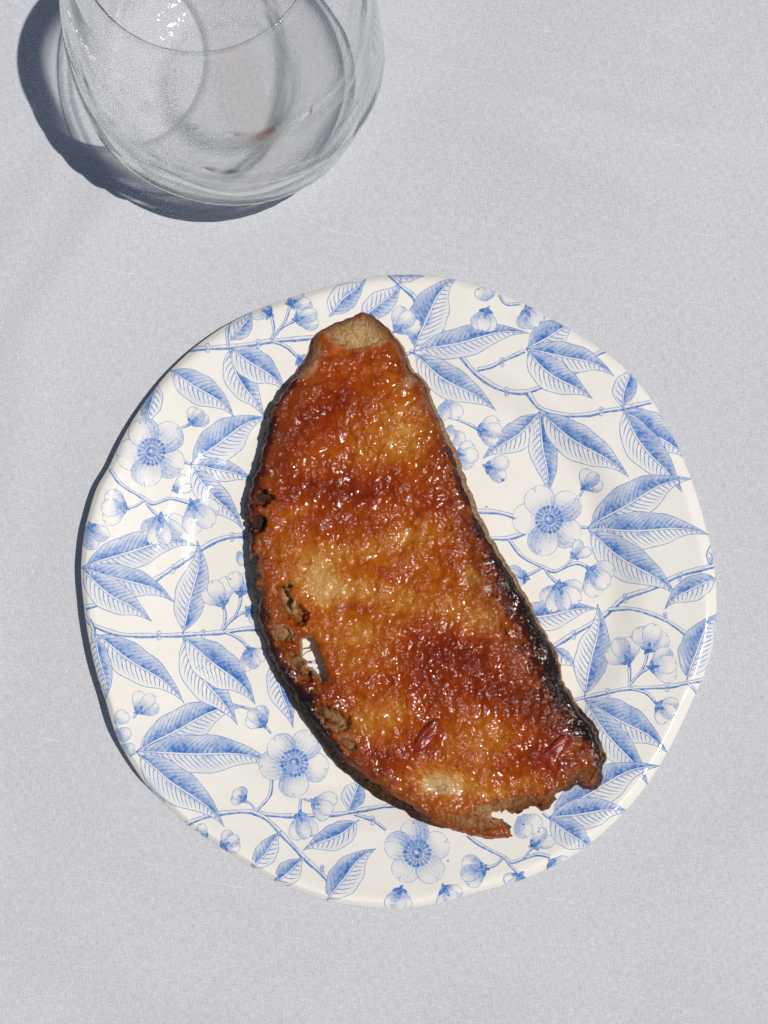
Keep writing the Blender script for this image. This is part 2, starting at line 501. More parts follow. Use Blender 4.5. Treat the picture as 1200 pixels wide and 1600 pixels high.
def spike(cx, cy, ang, L, W):
    a = math.radians(ang); d = np.array([math.cos(a), -math.sin(a)]); n_ = np.array([-d[1], d[0]])
    u = np.linspace(0, 1, 8); v = np.linspace(-1, 1, 5)
    hw = W / 2 * np.sin(math.pi * (0.22 + 0.78 * u)) ** 0.8; hw[-1] = 0.15
    X = cx + d[0] * L * u[:, None] + n_[0] * hw[:, None] * v; Y = cy + d[1] * L * u[:, None] + n_[1] * hw[:, None] * v
    t = hw[:, None] * v * MM; Wm = np.repeat((hw * MM)[:, None], 5, 1)
    add_motif(3, X, Y, np.repeat((u * L * MM)[:, None], 5, 1), t, Wm - np.abs(t), Wm, Wm * 0 + L * MM, random.random())

def calyx(x, y, ang, r=10, k=4):
    """dark star at the foot of a bud; ang = direction the petals open in"""
    offs = (-72, 0, 72)
    for o_ in offs: spike(x, y, ang + o_, r * (1.5 if abs(o_) < 30 else 1.25), r * 0.62)
    spike(x, y, ang + 150, r * 0.8, r * 0.5)
    disc(x, y, r * 0.22)

def bud(x, y, px_, py_, r, n=3, star=10):
    """x,y calyx; px_,py_ centre of the petals, r their reach"""
    ang = math.degrees(math.atan2(-(py_ - y), px_ - x))
    L = math.hypot(px_ - x, py_ - y) + r * 0.85
    sp = {2: (-24, 24), 3: (-34, 34, 0), 4: (-46, 46, -15, 17), 5: (-62, 62, -34, 32, -2)}[n]
    for o_ in sp:
        petal(x, y, ang + o_ + random.uniform(-4, 4), L * (0.92 + 0.12 * random.random()) * (1 if abs(o_) < 40 else .86),
              r * (1.25 if n < 4 else 0.95), 0.08)
    calyx(x, y, ang, star)

def roundbud(x, y, cx, cy, r):
    ang = math.degrees(math.atan2(-(cy - y), cx - x))
    L = math.hypot(cx - x, cy - y) + r
    petal(x, y, ang - 22, L, r * 1.25, 0.02); petal(x, y, ang + 22, L, r * 1.25, 0.02); petal(x, y, ang, L * 0.98, r * 1.15, 0.10)
    calyx(x, y, ang, r * 0.5)

def flower(cx, cy, r, angs):
    for i in (1, 3, 0, 2, 4):
        petal(cx, cy, angs[i], r * random.uniform(0.95, 1.03), r * 0.86, 0.13)
    for k in range(18):
        a = 2 * math.pi * k / 18 + 0.1
        strip([(cx + 11 * math.cos(a), cy + 11 * math.sin(a)), (cx + 18 * math.cos(a), cy + 18 * math.sin(a))], 1.9, 3)
        disc(cx + 19.5 * math.cos(a), cy + 19.5 * math.sin(a), 2.9, 3, 3, 8)
    disc(cx, cy, 8.2)
    disc(cx - 1.2, cy - 1.2, 4.2, 1)

# branches
TH = 6.6; TN = 4.2
for pts, w in [
  ([(172,733),(190,757),(227,780),(240,787),(267,779),(297,786)], 4.6),
  ([(227,781),(215,789),(203,793)], 3.6), ([(227,782),(236,796),(248,806)], 3.8),
  ([(296,546),(325,544),(357,542),(400,537),(423,533),(483,528),(520,524)], 6.4),
  ([(357,542),(355,520),(362,495)], 4.0), ([(423,532),(428,515),(424,494)], 3.6),
  ([(425,530),(440,512),(463,500)], 3.6), ([(432,522),(446,500),(453,478)], 3.4),
  ([(425,533),(448,542),(467,560),(490,580)], 4.2),
  ([(608,427),(627,447),(647,464),(657,484),(693,520),(723,560),(743,583),(770,602),(793,611),(817,613),(840,607),(897,583),(927,557),(948,547)], 6.4),
  ([(745,578),(767,573),(787,563),(820,548)], 5.0),
  ([(825,614),(843,637),(877,648),(917,648),(940,643),(973,638),(1017,628)], 6.4),
  ([(643,551),(615,560),(600,575)], 4.5),
  ([(780,461),(790,475),(813,475)], 3.6),
  ([(697,612),(700,632)], 4.0), ([(712,655),(735,664),(748,672)], 3.6),
  ([(700,800),(750,799),(780,801),(805,808)], 6.4), ([(740,850),(767,842),(793,841),(817,834),(835,825)], 6.0),
  ([(795,843),(817,870),(850,887),(867,893),(883,886),(903,880),(921,888)], 4.6),
  ([(848,886),(835,894),(822,900)], 3.8), ([(850,887),(859,900),(872,912)], 3.8), ([(881,887),(889,879),(896,871)], 3.4),
  ([(840,1022),(865,1010),(897,990),(930,971),(950,957),(977,934),(1017,920),(1063,898),(1117,884)], 6.6),
  ([(950,953),(983,951),(1017,959),(1050,975),(1085,1001)], 5.4),
  ([(870,1104),(897,1094),(913,1090),(950,1082),(983,1076),(1043,1073),(1073,1067),(1100,1062)], 5.4),
  ([(1073,1067),(1082,1074),(1092,1085)], 4.0),
  ([(983,1074),(984,1056),(983,1038)], 4.0), ([(984,1070),(1000,1052),(1016,1043)], 4.0), ([(1000,1052),(1008,1036),(1012,1018)], 3.6),
  ([(985,1076),(1010,1083),(1026,1100)], 4.0),
  ([(730,1305),(750,1320),(787,1339),(800,1347),(817,1342),(840,1335),(860,1339)], 4.8),
  ([(787,1339),(775,1351),(760,1356)], 3.8), ([(788,1340),(797,1352),(810,1364)], 3.8), ([(818,1342),(826,1332),(833,1323)], 3.4),
  ([(285,1292),(300,1284),(333,1273),(383,1268),(420,1273),(460,1275),(520,1273),(553,1268),(600,1260),(640,1258)], 6.0),
  ([(393,1268),(417,1280),(440,1303),(473,1338),(500,1363),(528,1392)], 6.2),
  ([(425,1214),(421,1243),(400,1268)], 4.4), ([(398,1264),(392,1256),(383,1251)], 3.2),
  ([(470,1247),(469,1258),(468,1270)], 4.0), ([(474,1248),(482,1251),(489,1253)], 3.2),
  ([(553,1272),(583,1282),(603,1297)], 4.4),
  ([(130,950),(160,943),(203,930),(247,903),(297,870),(333,847),(363,838),(392,837)], 6.6),
  ([(130,950),(137,970),(160,983),(193,992),(250,993),(285,992),(347,988),(383,983),(410,982)], 6.2),
  ([(140,968),(147,985),(146,1000)], 4.6),
  ([(347,986),(352,965),(349,946)], 4.0), ([(348,984),(366,965),(387,954)], 4.0), ([(366,965),(374,948),(377,930)], 3.6),
  ([(350,987),(374,998),(388,1013)], 4.0),
  ([(208,1122),(215,1113)], 3.4), ([(424,1146),(414,1134)], 3.6), ([(392,1108),(375,1104),(360,1104)], 3.6),
  ([(233,1227),(245,1243),(258,1254)], 3.6),
  ([(270,674),(284,668),(297,663)], 3.6), ([(905,776),(909,770),(913,764)], 3.4),
  ([(212,1175),(203,1180)], 4.0), ([(297,725),(288,722)], 4.0), ([(917,825),(905,823)], 4.0), ([(857,1278),(848,1270)], 4.0),
  ([(470,1045),(485,1034),(497,1036)], 3.0), ([(1108,883),(1118,872)], 4.0), ([(640,548),(650,552)], 5.0),
]: strip(pts, w * 1.22)
for k in [(325,543),(404,536),(792,611),(940,642),(785,565),(977,934),(1040,963),(1063,900),(897,991),(950,1082),(1043,1073),
          (271,888),(249,992),(318,990),(363,838),(504,1358),(583,1281)]: knob(*k)

# leaves: base, tip, width, bend, dark side
for a in [
  (263,577,366,652,44,-4,-1),(247,598,232,672,30,4,1),(360,532,392,484,30,3,1),
  (357,543,413,652,40,7,-1),(357,543,445,612,46,-4,-1),
  (297,725,418,652,56,-6,-1),(297,725,398,756,32,-5,-1),(297,725,380,828,40,3,-1),
  (515,495,572,436,38,-4,1),(560,500,627,437,36,5,1),(612,430,664,432,14,3,-1),
  (647,548,716,432,56,-10,-1),(645,549,828,521,44,-4,-1),(645,549,776,642,48,6,-1),
  (822,545,905,505,46,-2,-1),(822,545,960,588,42,-7,-1),(822,545,926,623,46,8,-1),
  (843,643,754,717,42,-6,1),(843,643,853,778,40,-2,-1),(843,643,983,746,52,3,-1),
  (973,637,988,570,34,-3,1),(973,637,1072,716,56,3,-1),(973,637,1066,769,50,8,-1),
  (917,825,1082,748,58,-8,-1),(917,825,1108,836,54,-2,-1),(917,825,1058,931,54,4,-1),
  (790,962,934,951,44,4,-1),(1108,883,1116,838,16,2,1),(1122,902,1039,952,36,6,1),
  (1073,1063,1124,958,52,-7,-1),(913,1089,933,943,48,4,1),(913,1092,1042,1176,54,-3,-1),(913,1092,1013,1228,46,3,-1),
  (862,1012,899,1044,22,0,-1),
  (857,1278,1032,1197,56,-10,-1),(857,1278,985,1270,46,-4,-1),(857,1278,928,1334,42,-1,-1),
  (545,1268,562,1212,34,0,1),(561,1281,473,1329,38,-5,1),(510,1409,588,1326,46,-6,-1),(392,1356,440,1298,32,3,-1),(428,1378,477,1340,34,2,-1),
  (212,1175,384,1104,56,-9,-1),(212,1175,434,1199,56,-9,-1),(212,1175,351,1293,52,-2,-1),
  (128,887,308,853,50,-12,-1),(128,887,273,942,42,-6,-1),(128,887,237,971,46,6,-1),
  (147,988,288,1099,50,-2,-1),(147,990,165,1095,30,-3,-1),
  (285,992,308,844,46,5,1),(285,995,371,1133,50,7,-1),(285,995,399,1101,56,-4,-1),
  (436,1022,458,1138,36,8,-1),
]: leaf(*a)

# open flowers
flower(237,706,57,(42,-32,-104,188,112))
flower(858,812,57,(38,-38,-106,178,116))
flower(460,1192,55,(58,-12,-92,186,130))
flower(652,1333,53,(98,22,-52,-126,158))
# buds: calyx, petal centre, reach
for a in [
  (299,662,309,651,17,3,9),(273,766,288,757,13,2,8),(197,793,175,793,23,3,10),(250,808,256,829,26,5,12),
  (299,787,316,806,27,3,12),(140,822,150,838,21,2,10),(423,490,405,484,16,2,10),(463,500,482,493,19,3,10),
  (453,475,471,467,16,2,10),(467,560,480,572,16,2,10),(620,517,634,501,21,3,10),
  (822,483,829,497,21,3,10),(748,672,769,673,20,3,10),(714,710,730,712,20,3,9),(760,730,779,732,20,2,10),
  (913,763,925,749,17,3,9),(896,870,909,858,14,2,8),(920,892,936,904,26,3,12),(822,902,806,902,20,2,10),
  (873,914,880,934,27,5,12),(983,1035,971,1015,24,3,10),(1012,1017,1018,996,25,3,10),(1017,1043,1038,1039,24,3,10),
  (1027,1102,1042,1111,19,3,10),(833,1322,850,1309,17,2,10),(757,1357,737,1362,22,3,11),(812,1367,806,1383,20,4,11),
  (860,1347,872,1358,20,3,10),(489,1253,508,1261,20,3,9),(382,1250,373,1243,14,3,8),
  (693,1388,702,1399,19,3,11),(215,1112,229,1096,17,3,9),(413,1132,401,1120,18,3,10),
  (348,1323,361,1315,16,3,9),(322,1309,312,1300,12,2,7),(349,945,339,923,22,3,10),(377,928,377,907,20,2,10),
  (387,953,400,960,16,2,10),(388,1015,396,1032,18,3,10),(482,1048,494,1056,12,2,8),
]: bud(*a)
for a in [(760,484,757,499,20),(468,1272,473,1292,21),(625,1389,623,1405,21)]: roundbud(*a)
for a in [(758,470,70,22,22),(758,470,120,22,20),(700,625,-60,34,28),(700,625,-110,34,24),(705,672,-50,28,24),(705,664,-105,30,22),
          (181,1132,50,26,24),(181,1140,-30,26,24),(190,1165,-20,22,18),(815,1275,-35,36,32),(812,1275,-75,36,30),(372,862,-60,24,20),
          (785,455,10,22,20)]: petal(*a)

def build_print(parent):
    mats = [mat_leaf(), mat_petal(), mat_branch(), mat_calyx()]
    lv = []; boxes = []
    V = []; F = []; MI = []; NR = []
    A = {k: [] for k in ('s', 't', 'edge', 'w', 'L', 'seed')}
    base = 0
    for (m, X, Y, at) in MOTIFS:
        bb = (X.min(), Y.min(), X.max(), Y.max())
        lev = 0
        for b2, l2 in zip(boxes, lv):
            if bb[0] < b2[2] and bb[2] > b2[0] and bb[1] < b2[3] and bb[3] > b2[1]: lev = max(lev, l2 + 1)
        boxes.append(bb); lv.append(lev)
        z = np.full(X.shape, 0.006)
        for _ in range(8):
            x, y = px2w(X, Y, z)
            z = plate_z(x, y)
        dx, dy = x - PCX, y - PCY
        th = np.arctan2(dy, dx); R = plate_R(th) * 0.9975; r = np.hypot(dx, dy)
        out = r > R
        sc_ = np.where(out, R / np.maximum(r, 1e-9), 1.0)
        x = PCX + dx * sc_; y = PCY + dy * sc_
        z = plate_z(x, y)
        nn = plate_n(x, y)
        offz = 0.000022 + 0.0000035 * min(lev, 60) + 0.00010 * sstep(0.945, 0.975, np.minimum(r / plate_R(th), 1.0))[..., None]
        co = np.stack([x, y, z], -1) + nn * offz
        h, w_ = X.shape
        i = np.arange(h * w_).reshape(h, w_) + base
        f = np.stack([i[:-1, :-1], i[:-1, 1:], i[1:, 1:], i[1:, :-1]], -1).reshape(-1, 4)
        oo = out.reshape(-1)
        keep = ~(oo[f - base].all(1))
        f = f[keep]
        # face up
        p = co.reshape(-1, 3)
        if len(f):
            q = p[f - base]
            area = ((q[:, 2, 0] - q[:, 0, 0]) * (q[:, 3, 1] - q[:, 1, 1]) - (q[:, 2, 1] - q[:, 0, 1]) * (q[:, 3, 0] - q[:, 1, 0]))
            f[area < 0] = f[area < 0][:, ::-1]
        V.append(p); F.append(f); MI.append(np.full(len(f), m)); NR.append(nn.reshape(-1, 3))
        for k in A: A[k].append(at[k].reshape(-1))
        base += h * w_
    print("print levels", max(lv), "verts", base)
    o = mesh_obj("floral_print", np.vstack(V), np.vstack(F), mats, parent, True, np.concatenate(MI),
                 {k: np.concatenate(v) for k, v in A.items()}, None)
    # exact glaze normals so that the print shines like the plate under it
    nr = np.vstack(NR)
    if len(o.data.vertices) == len(nr):
        o.data.normals_split_custom_set_from_vertices([tuple(q) for q in nr])
    return o

def build_plate():
    root = empty("dinner_plate", (PCX, PCY, 0))
    tag(root, "round cream plate with blue flower and leaf print under the toast", "plate")
    NTH = 640
    th = np.linspace(-math.pi, math.pi, NTH, endpoint=False)
    R = plate_R(th)
    tl = np.concatenate([np.linspace(0.004, 0.58, 45), np.linspace(0.58, 0.95, 60)[1:], np.linspace(0.95, 0.999, 22)[1:]])
    rings = []
    for t in tl:
        x = PCX + np.cos(th) * R * t; y = PCY + np.sin(th) * R * t
        rings.append(np.stack([x, y, plate_z(x, y)], -1))
    # lip turns under, then the underside back to the foot ring
    edge = rings[-1]
    er = edge[:, 2]
    def ring(dr, z): 
        r_ = R + dr
        return np.stack([PCX + np.cos(th) * r_, PCY + np.sin(th) * r_, z], -1)
    for a in np.linspace(0.25, 1, 6) * math.pi * 0.9:
        rings.append(ring(-0.0013 + 0.0013 * math.cos(a - math.pi / 2 if False else a * 0.5 - 0.1) , er - 0.0004 - 0.0009 * (1 - math.cos(a)) ))
    for t in np.linspace(0.97, 0.60, 14):
        x = PCX + np.cos(th) * R * t; y = PCY + np.sin(th) * R * t
        z = plate_z(x, y) - 0.0031
        rings.append(np.stack([x, y, np.maximum(z, 0.0012)], -1))
    for (t, z) in ((0.585, 0.0004), (0.575, 0.0), (0.56, 0.0), (0.55, 0.0006), (0.53, 0.0010), (0.02, 0.0010)):
        rings.append(np.stack([PCX + np.cos(th) * R * t, PCY + np.sin(th) * R * t, np.full(NTH, z)], -1))
    n = len(rings)
    v = np.vstack(rings)
    i = np.arange(n * NTH).reshape(n, NTH); j = np.roll(i, -1, 1)
    f = np.stack([i[:-1], i[1:], j[1:], j[:-1]], -1).reshape(-1, 4)
    fl = [tuple(q) for q in f] + [tuple(i[0]), tuple(i[-1][::-1])]
    o = mesh_obj("plate_body", v, fl, (mat_cream(),), root)
    build_print(root)
    return root

# ------------------------------------------------------------------ toast
TO = [(383,780),(391,748),(403,724),(409,683),(420,640),(437,607),(453,587),(472,565),(480,547),(484,524),(500,507),(527,495),(550,489),
 (560,484),(570,482),(582,488),(597,500),(613,517),(630,543),(645,572),(668,602),(684,640),(702,677),(721,723),(735,760),(751,806),(784,868),(818,920),
 (848,980),(868,1013),(884,1074),(898,1092),(924,1126),(943,1160),(948,1193),(942,1222),(931,1238),(914,1237),(902,1231),
 (884,1243),(866,1258),(860,1270),(848,1266),(830,1262),(812,1272),(801,1284),(806,1298),(810,1311),(797,1319),(767,1318),(747,1316),
 (720,1312),(680,1297),(637,1273),(593,1247),(553,1220),(520,1187),(494,1150),(463,1108),(441,1066),(424,1036),(407,993),(394,930),(387,863)]
HOLES = [[(467,1007),(470,997),(480,994),(489,996),(497,1012),(505,1037),(514,1064),(503,1066),(490,1053),(477,1041),(470,1025)],
         [(445,917),(450,909),(457,916),(453,921)]]
TOAST_Z = 0.0118   # mean height of its upper face

def poly_sdf(px, py, poly):
    P = np.array(poly, float); Q = np.roll(P, -1, 0)
    d = np.full(px.shape, 1e18); ins = np.zeros(px.shape, bool)
    for (ax, ay), (bx, by) in zip(P, Q):
        ex, ey = bx - ax, by - ay
        wx, wy = px - ax, py - ay
        t = np.clip((wx * ex + wy * ey) / (ex * ex + ey * ey), 0, 1)
        d = np.minimum(d, (wx - ex * t) ** 2 + (wy - ey * t) ** 2)
        c = ((ay > py) != (by > py)) & (px < (bx - ax) * (py - ay) / ((by - ay) if by != ay else 1e-9) + ax)
        ins ^= c
    d = np.sqrt(d)
    return np.where(ins, -d, d)

CHAR = [(820,925,1.0,38),(865,1030,1.0,40),(390,800,.8,14),(403,724,.85,16),(410,683,.95,18),(437,607,.75,14),(480,547,.5,8),(500,507,.45,8),(550,489,.5,7),(575,484,.6,8),(613,517,.42,6),
 (645,572,.55,8),(690,650,.7,10),(733,760,.92,15),(783,870,1,27),(847,980,1.05,34),(883,1077,1.05,32),(925,1130,1.1,36),
 (947,1190,.75,26),(930,1238,.5,14),(857,1270,.25,7),(806,1300,.55,9),(720,1312,.65,9),(637,1273,.75,12),(553,1220,.9,18),
 (493,1150,1.1,30),(450,1090,1.15,36),(415,1010,.95,20),(392,930,.95,15),(385,863,.95,15)]
# marmalade: x, y, rx, ry, angle, amount
JAM = [(515,635,62,46,-15,.62),(440,700,40,55,10,.50),(470,760,55,25,-15,.30),(560,765,95,34,-12,.62),(690,790,60,28,10,.34),(600,820,45,20,0,.20),
 (745,850,34,46,20,.38),(690,700,18,60,18,.30),(505,825,45,22,10,.32),(700,1015,85,45,12,.70),(820,1095,80,36,25,.60),(640,1060,60,30,0,.25),
 (730,1090,95,30,8,.32),(590,1190,42,26,5,.55),(665,1150,30,48,30,.42),(860,1185,42,40,30,.60),(800,1170,30,50,10,.28),(560,950,34,12,0,.40),(620,905,30,14,10,.3),
 (500,560,60,16,0,.15),(590,560,40,18,0,.2),(880,1130,40,26,30,.40),(650,590,30,22,30,.30),(455,1000,20,40,0,.4),(520,1080,40,20,30,.3),
 (610,690,55,62,20,-.36),(640,640,40,30,0,-.12),(470,800,30,14,-20,-.35),(650,835,55,22,-10,-.36),(490,885,38,38,0,-.48),(515,925,42,26,0,-.62),
 (570,860,50,24,0,-.28),(600,930,60,26,0,-.38),(735,895,16,26,10,-.62),(560,990,55,24,0,-.40),(700,960,60,22,10,-.34),(750,965,30,30,0,-.3),(590,1120,46,30,-20,-.34),
 (770,1150,62,34,-15,-.36),(690,1222,52,22,10,-.72),(820,1225,60,20,-10,-.36),(560,560,26,10,0,.10),(860,990,20,60,22,-.1),(590,1030,50,20,0,-.15)]
# bare bread: x, y, rx, ry, angle, weight, paleness
BARE = [(563,512,58,34,0,1.3,1.0),(480,560,26,34,35,.8,.7),(645,585,14,40,35,.5,.5),(402,905,16,70,2,.85,.2),(412,800,18,34,0,.62,.1),(438,965,18,26,0,.7,.25),
 (520,1122,30,14,32,1.3,1.0),(470,1040,30,16,40,.9,.5),(545,1160,22,14,30,.8,.6),(800,1262,90,22,-8,1.0,.45),(690,1228,34,14,8,.6,.9),
 (740,1285,60,16,8,1.0,.35),(905,1215,40,28,0,.8,.1),(445,990,16,14,0,1.0,.8),(425,785,16,16,0,.6,.1),(785,1276,24,12,10,1.0,.9),(868,1246,16,9,-20,1.0,.8),(452,940,10,26,-18,1.2,.9)]
PITS = [(410,777,14,12,0,.0062),(403,818,13,15,0,.0066),(447,940,9,24,-18,.0065),(468,962,10,14,0,.0060),(445,992,13,11,0,.0030),(457,1023,7,7,0,.0024),
 (522,1120,30,11,32,.0034),(543,1162,15,8,35,.0022),(783,1273,22,9,10,.0034),(873,1238,12,7,-20,.0022),(475,1050,16,8,45,.004),
 (517,492,8,4,20,.0015),(455,1009,20,5,25,.002),(484,876,3,4,0,.0012),(476,900,3,5,0,.0012),(735,872,6,6,0,.0014),(700,826,4,6,0,.0016),(787,985,5,16,-25,.0012)]

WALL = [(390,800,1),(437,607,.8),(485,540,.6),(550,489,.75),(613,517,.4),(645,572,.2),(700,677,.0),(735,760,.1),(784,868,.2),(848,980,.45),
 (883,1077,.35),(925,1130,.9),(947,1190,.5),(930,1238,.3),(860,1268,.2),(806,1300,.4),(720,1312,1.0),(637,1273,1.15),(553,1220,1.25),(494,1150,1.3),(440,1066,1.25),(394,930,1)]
def gsum(px, py, x, y, rx, ry, ang, p=2):
    a = math.radians(ang); c, s_ = math.cos(a), math.sin(a)
    u = ((px - x) * c + (py - y) * s_) / rx; v = (-(px - x) * s_ + (py - y) * c) / ry
    return np.exp(-(u * u + v * v) ** (p / 2))

def toast_fields(px, py, sd):
    """sd: signed distance to the outline in photo px (negative inside)"""
    n1 = fbm(px / 26, py / 26, 5, 3); n2 = fbm(px / 9, py / 9, 21, 3)
    wx = px + 7 * fbm(px / 22, py / 22, 41, 3); wy = py + 7 * fbm(px / 22, py / 22, 51, 3)
    jam = 0.49 + 0.14 * n1 + 0.10 * n2
    for b in JAM: jam = jam + b[5] * (0.78 if b[5] > 0 else 0.75) * gsum(wx, wy, *b[:5])
    bare = np.zeros_like(px); pale = np.zeros_like(px)
    for b in BARE:
        g = gsum(wx, wy, *b[:5], p=3); bare = np.maximum(bare, b[5] * g); pale = np.maximum(pale, b[6] * g)
    wsum = 0; cs = 0; cw = 0
    for (cx, cy, c, w) in CHAR:
        k = 1 / ((px - cx) ** 2 + (py - cy) ** 2 + 60) ** 1.6
        wsum = wsum + k; cs = cs + k * c; cw = cw + k * w
    cs = cs / wsum; cw = cw / wsum
    ch = cs * np.exp(-(np.maximum(-sd - 1.5, 0) / (cw * (0.85 + 0.5 * n2 + 0.35 * n1))) ** 2)
    toasty = np.exp(-np.maximum(-sd + 4 * n2, 0) / (cw * 2.0 + 9))
    cq = np.clip(cs, 0, 1) * sstep(0.5, 0.9, cs)
    mask = sstep(6 - 5 * cq, 16 - 9 * cq, -sd + 4 * n2) * (1 - sstep(0.34, 0.92, bare + 0.30 * n2))
    for p_ in PITS[:2]: ch = np.maximum(ch, 0.62 * gsum(px, py, *p_[:5], p=4))  # two pits: burnt brown plus hollow shade painted into the char mask
    return jam, bare, pale, ch, toasty, mask

def toast_height(px, py, sd, mm_pos=None):
    x, y = px * MM, py * MM        # rough millimetres, only feed the noise
    z = np.full(px.shape, TOAST_Z)
    # the narrow end lies lower, the middle arches up a little
    z = z - 0.0030 * sstep(640, 480, py) - 0.0014 * sstep(1150, 1320, py)
    z = z + 0.0011 * gsum(px, py, 830, 1262, 85, 22, -10) * fbm(x / 1.5, y / 1.5, 131, 3) * 1.6
    z = z + 0.0007 * fbm(x / 9, y / 9, 31, 3) + 0.00032 * fbm(x / 2.4, y / 2.4, 33, 3) + 0.00012 * fbm(x / 0.8, y / 0.8, 35, 2)
    n_a = fbm(px / 7, py / 7, 101, 2); n_b = fbm(px / 7, py / 7, 103, 2)
    for p_ in PITS: z = z - p_[5] * gsum(px + 6 * n_a, py + 6 * n_b, *p_[:5], p=6)
    din = np.maximum(-sd, 0) * MM    # mm in from the outline
    z = z - 0.0018 * (1 - np.clip((din - 0.6) / 2.4, 0, 1)) ** 2.2
    return np.maximum(z, 0.0066)

def mat_toast():
    n = NT("toasted_bread")
    P = n.pos()
    ch = n.attr('char_and_shade'); pale = n.attr('pale'); toasty = n.attr('toasty'); wet = n.attr('wet')
    f1 = n.noise(P, 900.0, 4.0, 0.6); f2 = n.noise(P, 260.0, 3.0); f3 = n.noise(P, 2600.0, 2.0)
    brown = n.mix(n.ss(f1, 0.3, 0.7), (0.20, 0.055, 0.015, 1), (0.38, 0.135, 0.038, 1))
    palec = n.mix(n.ss(f1, 0.3, 0.72), (0.44, 0.235, 0.085, 1), (0.64, 0.43, 0.21, 1))
    c = n.mix(n.ss(n.math('ADD', pale, n.math('MULTIPLY', n.math('SUBTRACT', f2, 0.5), 0.5)), 0.15, 0.8), brown, palec)
    c = n.mix(n.math('MULTIPLY', n.ss(toasty, 0.22, 0.80), 0.9), c, (0.17, 0.046, 0.015, 1))
    cc = n.math('ADD', ch, n.math('MULTIPLY', n.math('SUBTRACT', f1, 0.5), 0.9))
    c = n.mix(n.ss(cc, 0.22, 0.58), c, (0.062, 0.016, 0.009, 1))
    c = n.mix(n.ss(cc, 0.48, 0.85), c, (0.012, 0.009, 0.009, 1))
    n.set(Base_Color=c, Roughness=n.ss(f3, 0.3, 0.7, 0.22, 0.5))
    n.b.inputs["Coat Roughness"].default_value = 0.09
    n.link(n.math('MULTIPLY', wet, 0.8), n.b.inputs["Coat Weight"])
    n.link(n.ss(wet, 0.0, 1.0, 0.06, 0.35), n.b.inputs["Specular IOR Level"])
    hh = n.math('ADD', n.math('MULTIPLY', f1, 1.0), n.math('MULTIPLY', f3, 0.15))
    bp = n.bump(hh, 0.0016, 1.0)
    n.link(bp, n.b.inputs["Normal"]); n.link(bp, n.b.inputs["Coat Normal"])
    n.b.inputs["Subsurface Weight"].default_value = 0.0
    return n.m

def mat_wall():
    n = NT("baked_crust")
    P = n.pos()
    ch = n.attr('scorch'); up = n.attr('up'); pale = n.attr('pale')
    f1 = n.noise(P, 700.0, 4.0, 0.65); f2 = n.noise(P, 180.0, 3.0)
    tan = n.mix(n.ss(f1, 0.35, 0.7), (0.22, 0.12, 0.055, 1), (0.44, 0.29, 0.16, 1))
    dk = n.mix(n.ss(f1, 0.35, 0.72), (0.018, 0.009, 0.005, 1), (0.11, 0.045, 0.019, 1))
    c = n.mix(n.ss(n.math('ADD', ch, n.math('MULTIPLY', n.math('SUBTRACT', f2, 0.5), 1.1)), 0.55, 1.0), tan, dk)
    c = n.mix(n.math('MULTIPLY', pale, 0.9), c, (0.66, 0.42, 0.20, 1))
    n.set(Base_Color=c, Roughness=n.ss(f1, 0.3, 0.7, 0.45, 0.75))
    bp = n.bump(n.math('ADD', f1, n.math('MULTIPLY', n.noise(P, 2200.0, 2.0), 0.4)), 0.0014, 0.9)
    n.link(bp, n.b.inputs["Normal"])
    n.b.inputs["Specular IOR Level"].default_value = 0.15
    return n.m

